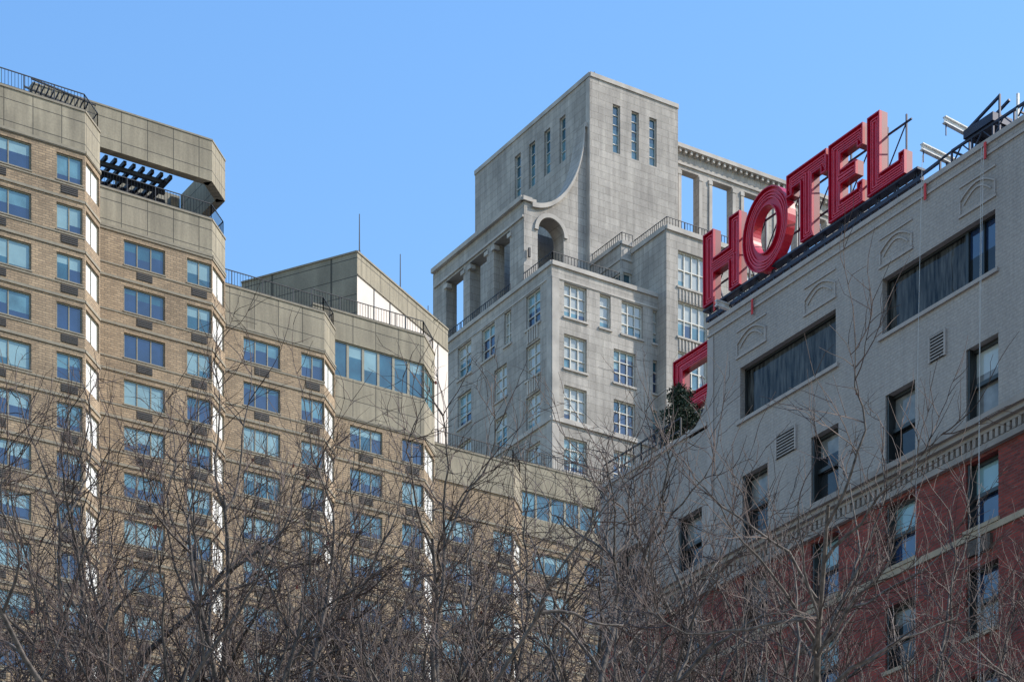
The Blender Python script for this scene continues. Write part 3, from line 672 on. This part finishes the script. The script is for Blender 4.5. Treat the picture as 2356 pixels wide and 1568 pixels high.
# ------------------------------------------------------------------ 6. terrace conifer
cf=empty('potted_conifer',(51.9,70.4,HL)); b=MB()
bx,by=51.9,yX(1578,51.9)
b.hexa([(bx-.3,by-.3,HL-.4),(bx+.3,by-.3,HL-.4),(bx+.3,by+.3,HL-.4),(bx-.3,by+.3,HL-.4),(bx-.38,by-.38,HL+.15),(bx+.38,by-.38,HL+.15),(bx+.38,by+.38,HL+.15),(bx-.38,by+.38,HL+.15)],'band')
b.beam((bx,by,HL+.1),(bx+0.05,by+0.45,HL+2.9),0.05,'bark',5,0.01)
for i in range(200):
    h=random.random()**0.8; z=HL+0.3+2.4*h; rr=(1-h)**0.6*1.1*random.uniform(.45,1.2)+0.08; t=random.uniform(0,6.28)
    c=Vector((bx+rr*math.cos(t)*0.8,by+0.4*h+rr*math.sin(t)*0.95,z+0.3*rr))
    b.beam((bx,by+0.4*h,z-0.1),tuple(c),0.012,'bark',3,0.004)
    for j in range(34):
        s=random.random(); p=Vector((bx,by+0.4*h,z-0.1)).lerp(c,0.35+0.75*s)+Vector([random.gauss(0,0.05) for _ in range(3)])
        d=Vector([random.gauss(0,1) for _ in range(3)]).normalized()*0.13; w=Vector([random.gauss(0,1) for _ in range(3)]).normalized()*0.03
        b.poly([tuple(p),tuple(p+d*.5+w),tuple(p+d),tuple(p+d*.5-w)],'needle')
b.build('foliage',cf)

# ------------------------------------------------------------------ 7. bare street trees
def make_tree(px,depth,ytop,seed,dens=1.0,spread=1.0,name='bare_tree'):
    rnd=random.Random(seed)
    rr=ray(px); bx,by=rr[0]*depth,rr[1]*depth; ztop=(3400-ytop)/FL*depth; H=ztop-GZ
    V=[];Fc=[];Mi=[]
    def tube(pts,rad,sides,mi):
        base=len(V); n=len(pts); pu=None
        for i in range(n):
            d=(pts[min(i+1,n-1)]-pts[max(i-1,0)]).normalized()
            if pu is None:
                up=Vector((0.3,0.2,1)) if abs(d.z)<0.8 else Vector((1,0.1,0)); u=d.cross(up).normalized()
            else: u=(pu-d*pu.dot(d)).normalized()
            pu=u; w=d.cross(u); r=rad[i]; p=pts[i]
            for j in range(sides):
                t=6.28318*j/sides; c=math.cos(t)*r; s=math.sin(t)*r
                V.append((p.x+u.x*c+w.x*s,p.y+u.y*c+w.y*s,p.z+u.z*c+w.z*s))
            if i:
                o=base+(i-1)*sides
                for j in range(sides):
                    k=(j+1)%sides; Fc.append((o+j,o+k,o+sides+k,o+sides+j)); Mi.append(mi)
    def path(p,d,L,n,wig,trop):
        pts=[p.copy()]; d=d.copy()
        for i in range(n):
            d=(d+Vector((rnd.gauss(0,wig),rnd.gauss(0,wig),rnd.gauss(0,wig)+trop))).normalized()
            p=p+d*(L/n); pts.append(p.copy())
        return pts
    def at(pts,s):
        f=s*(len(pts)-1); i=min(int(f),len(pts)-2); return pts[i].lerp(pts[i+1],f-i),(pts[i+1]-pts[i]).normalized()
    def side(d,ang):
        q=Vector((rnd.gauss(0,1),rnd.gauss(0,1),rnd.gauss(0,1))); q=(q-d*q.dot(d)).normalized()
        return (d*math.cos(ang)+q*math.sin(ang)).normalized()
    SIDES={0:8,1:6,2:5,3:3,4:3}
    def grow(p,d,L,r,lv):
        nseg={1:16,2:9,3:6,4:3}[lv]; wig={1:0.13,2:0.19,3:0.2,4:0.2}[lv]; trop={1:0.04,2:0.06,3:0.07,4:0.06}[lv]
        pts=path(p,d,L,nseg,wig,trop); e={1:0.14,2:0.25,3:0.35,4:0.45}[lv]
        rad=[r*(1-(1-e)*(i/nseg)**0.9) for i in range(nseg+1)]
        tube(pts,rad,SIDES[lv],0 if lv<3 else 1)
        if lv==4: return
        cnt={1:16,2:9,3:5}[lv]*dens
        cnt=int(cnt+rnd.random())
        for i in range(cnt):
            s=rnd.uniform({1:0.2,2:0.15,3:0.12}[lv],1.0) if i else 0.98
            q,dd=at(pts,s)
            if lv>=2 and q.z<H*0.42 and rnd.random()<0.75: continue
            ang=rnd.uniform(0.5,1.0) if i else 0.25
            l={1:H*0.18*(1.15-0.5*s),2:L*rnd.uniform(0.30,0.55),3:rnd.uniform(0.18,0.48)}[lv]
            ri={1:r*(1-0.75*s)*0.52,2:r*(1-0.6*s)*0.5,3:0.0042}[lv]
            ri=max(ri,{1:0.018,2:0.0072,3:0.0040}[lv])
            grow(q,side(dd,ang),l,ri,lv+1)
    base=Vector((bx,by,GZ)); tr=path(base,Vector((rnd.uniform(-.05,.05),rnd.uniform(-.05,.05),1)),H*0.27,6,0.03,0.05)
    R=0.012*H+0.04
    tube(tr,[R*(1.25 if i==0 else 1-0.05*i) for i in range(7)],8,0)
    nl=7
    for i in range(nl):
        s=0.6+0.4*i/(nl-1); q,dd=at(tr,s); t=i*2.399+rnd.uniform(-.4,.4); an=rnd.uniform(0.28,0.6)*spread if i<nl-1 else 0.1
        d=Vector((math.sin(an)*math.cos(t),math.sin(an)*math.sin(t),math.cos(an)))
        grow(q,d,(H-(q.z-GZ))*rnd.uniform(0.72,0.86),R*rnd.uniform(0.48,0.64),1)
    nt_=len(V)
    for i in range(14):
        k=rnd.randrange(int(nt_*0.3),nt_); v=Vector(V[k])
        if v.z<H*0.5: continue
        b0=len(V); s=0.02
        for q in((-s,0,0),(0,s*.6,-s),(s,0,-s*.4),(0,-s*.6,s)): V.append(tuple(v+Vector(q)))
        Fc.append((b0,b0+1,b0+2,b0+3)); Mi.append(2)
    zs=sorted(v[2] for v in V); k=H/(zs[int(len(zs)*0.993)]-GZ)
    def zc(z):
        z=GZ+(z-GZ)*k
        return z if z<ztop else ztop+(z-ztop)*0.35
    V=[(bx+(v[0]-bx)*min(1,k*1.1),by+(v[1]-by)*min(1,k*1.1),zc(v[2])) for v in V]
    me=bpy.data.meshes.new(name); me.from_pydata(V,[],Fc)
    for kk in('bark','twig','leaf'): me.materials.append(M[kk])
    me.polygons.foreach_set('material_index',Mi); me.polygons.foreach_set('use_smooth',[m_<1 for m_ in Mi]); me.update()
    o=bpy.data.objects.new(name,me); bpy.context.scene.collection.objects.link(o)
T=[(-80,29,960,1),(170,33,1010,2),(400,28,1020,3),(590,30,890,4),(870,29,920,5),(1110,33,1060,6),(1340,30,1030,7),(1590,29,990,8),(1800,35,1110,9),(2030,31,1290,10),(2300,30,1340,11),(720,38,1060,12),(1230,39,1130,13),(1480,40,1150,14),(2180,40,1340,15),(0,40,1110,16),(300,41,1130,17),(1000,41,1160,18)]
for t in T: make_tree(t[0],t[1],t[2],t[3]*13+5)

# ------------------------------------------------------------------ 8. ground
def sheet(name,x0,x1,y0,y1,z,k,th=None):
    b=MB()
    if th: b.box(x0,x1,y0,y1,z-th,z,k)
    else: b.poly([(x0,y0,z),(x1,y0,z),(x1,y1,z),(x0,y1,z)],k)
    return b.build(name)
sheet('ground',-2500,2500,-2500,2500,GZ-0.13,'groundm')
sheet('road',36,46,-400,125,GZ-0.12,'asphalt')
sheet('road',-400,400,110,126,GZ-0.116,'asphalt')
sheet('pavement',46,86,-100,108,GZ-0.002,'pave',0.12); sheet('pavement',-40,36,-60,108,GZ-0.002,'pave',0.12); sheet('pavement',-100,200,127,230,GZ-0.002,'pave',0.12)
b=MB(); y=-100
while y<105: b.box(40.9,41.05,y,y+3,GZ-0.116,GZ-0.112,'paint'); y+=9
b.build('road_marking')

# ------------------------------------------------------------------ light, sky, camera
AZ,EL=118,40
w=bpy.data.worlds.new('World'); bpy.context.scene.world=w; w.use_nodes=True; nt=w.node_tree
sky=nt.nodes.new('ShaderNodeTexSky'); sky.sky_type='NISHITA'; sky.sun_disc=False; sky.sun_elevation=math.radians(EL); sky.sun_rotation=math.radians(AZ)
sky.air_density=1.8; sky.dust_density=0.8; sky.ozone_density=5.0
hs=nt.nodes.new('ShaderNodeHueSaturation'); hs.inputs['Hue'].default_value=0.509; hs.inputs['Saturation'].default_value=1.22; hs.inputs['Value'].default_value=1.6
nt.links.new(sky.outputs[0],hs.inputs['Color']); nt.links.new(hs.outputs[0],nt.nodes['Background'].inputs[0]); nt.nodes['Background'].inputs[1].default_value=0.15
sl=bpy.data.lights.new('sun','SUN'); sl.energy=5.0; sl.angle=math.radians(0.5); sl.color=(1,0.93,0.82)
so=bpy.data.objects.new('sun',sl); bpy.context.scene.collection.objects.link(so)
az,el=math.radians(AZ),math.radians(EL); so.rotation_euler=Vector((math.sin(az)*math.cos(el),math.cos(az)*math.cos(el),math.sin(el))).to_track_quat('Z','Y').to_euler()
cam=bpy.data.cameras.new('camera'); co=bpy.data.objects.new('camera',cam); bpy.context.scene.collection.objects.link(co)
co.location=(0,0,0); co.rotation_euler=(math.radians(90),0,-TH)
cam.sensor_width=36; cam.lens=FL/2356*36; cam.shift_y=(3400-784)/2356; cam.clip_end=6000; cam.clip_start=0.5
sc=bpy.context.scene; sc.camera=co
sc.view_settings.view_transform='Standard'; sc.view_settings.look='None'; sc.view_settings.exposure=0
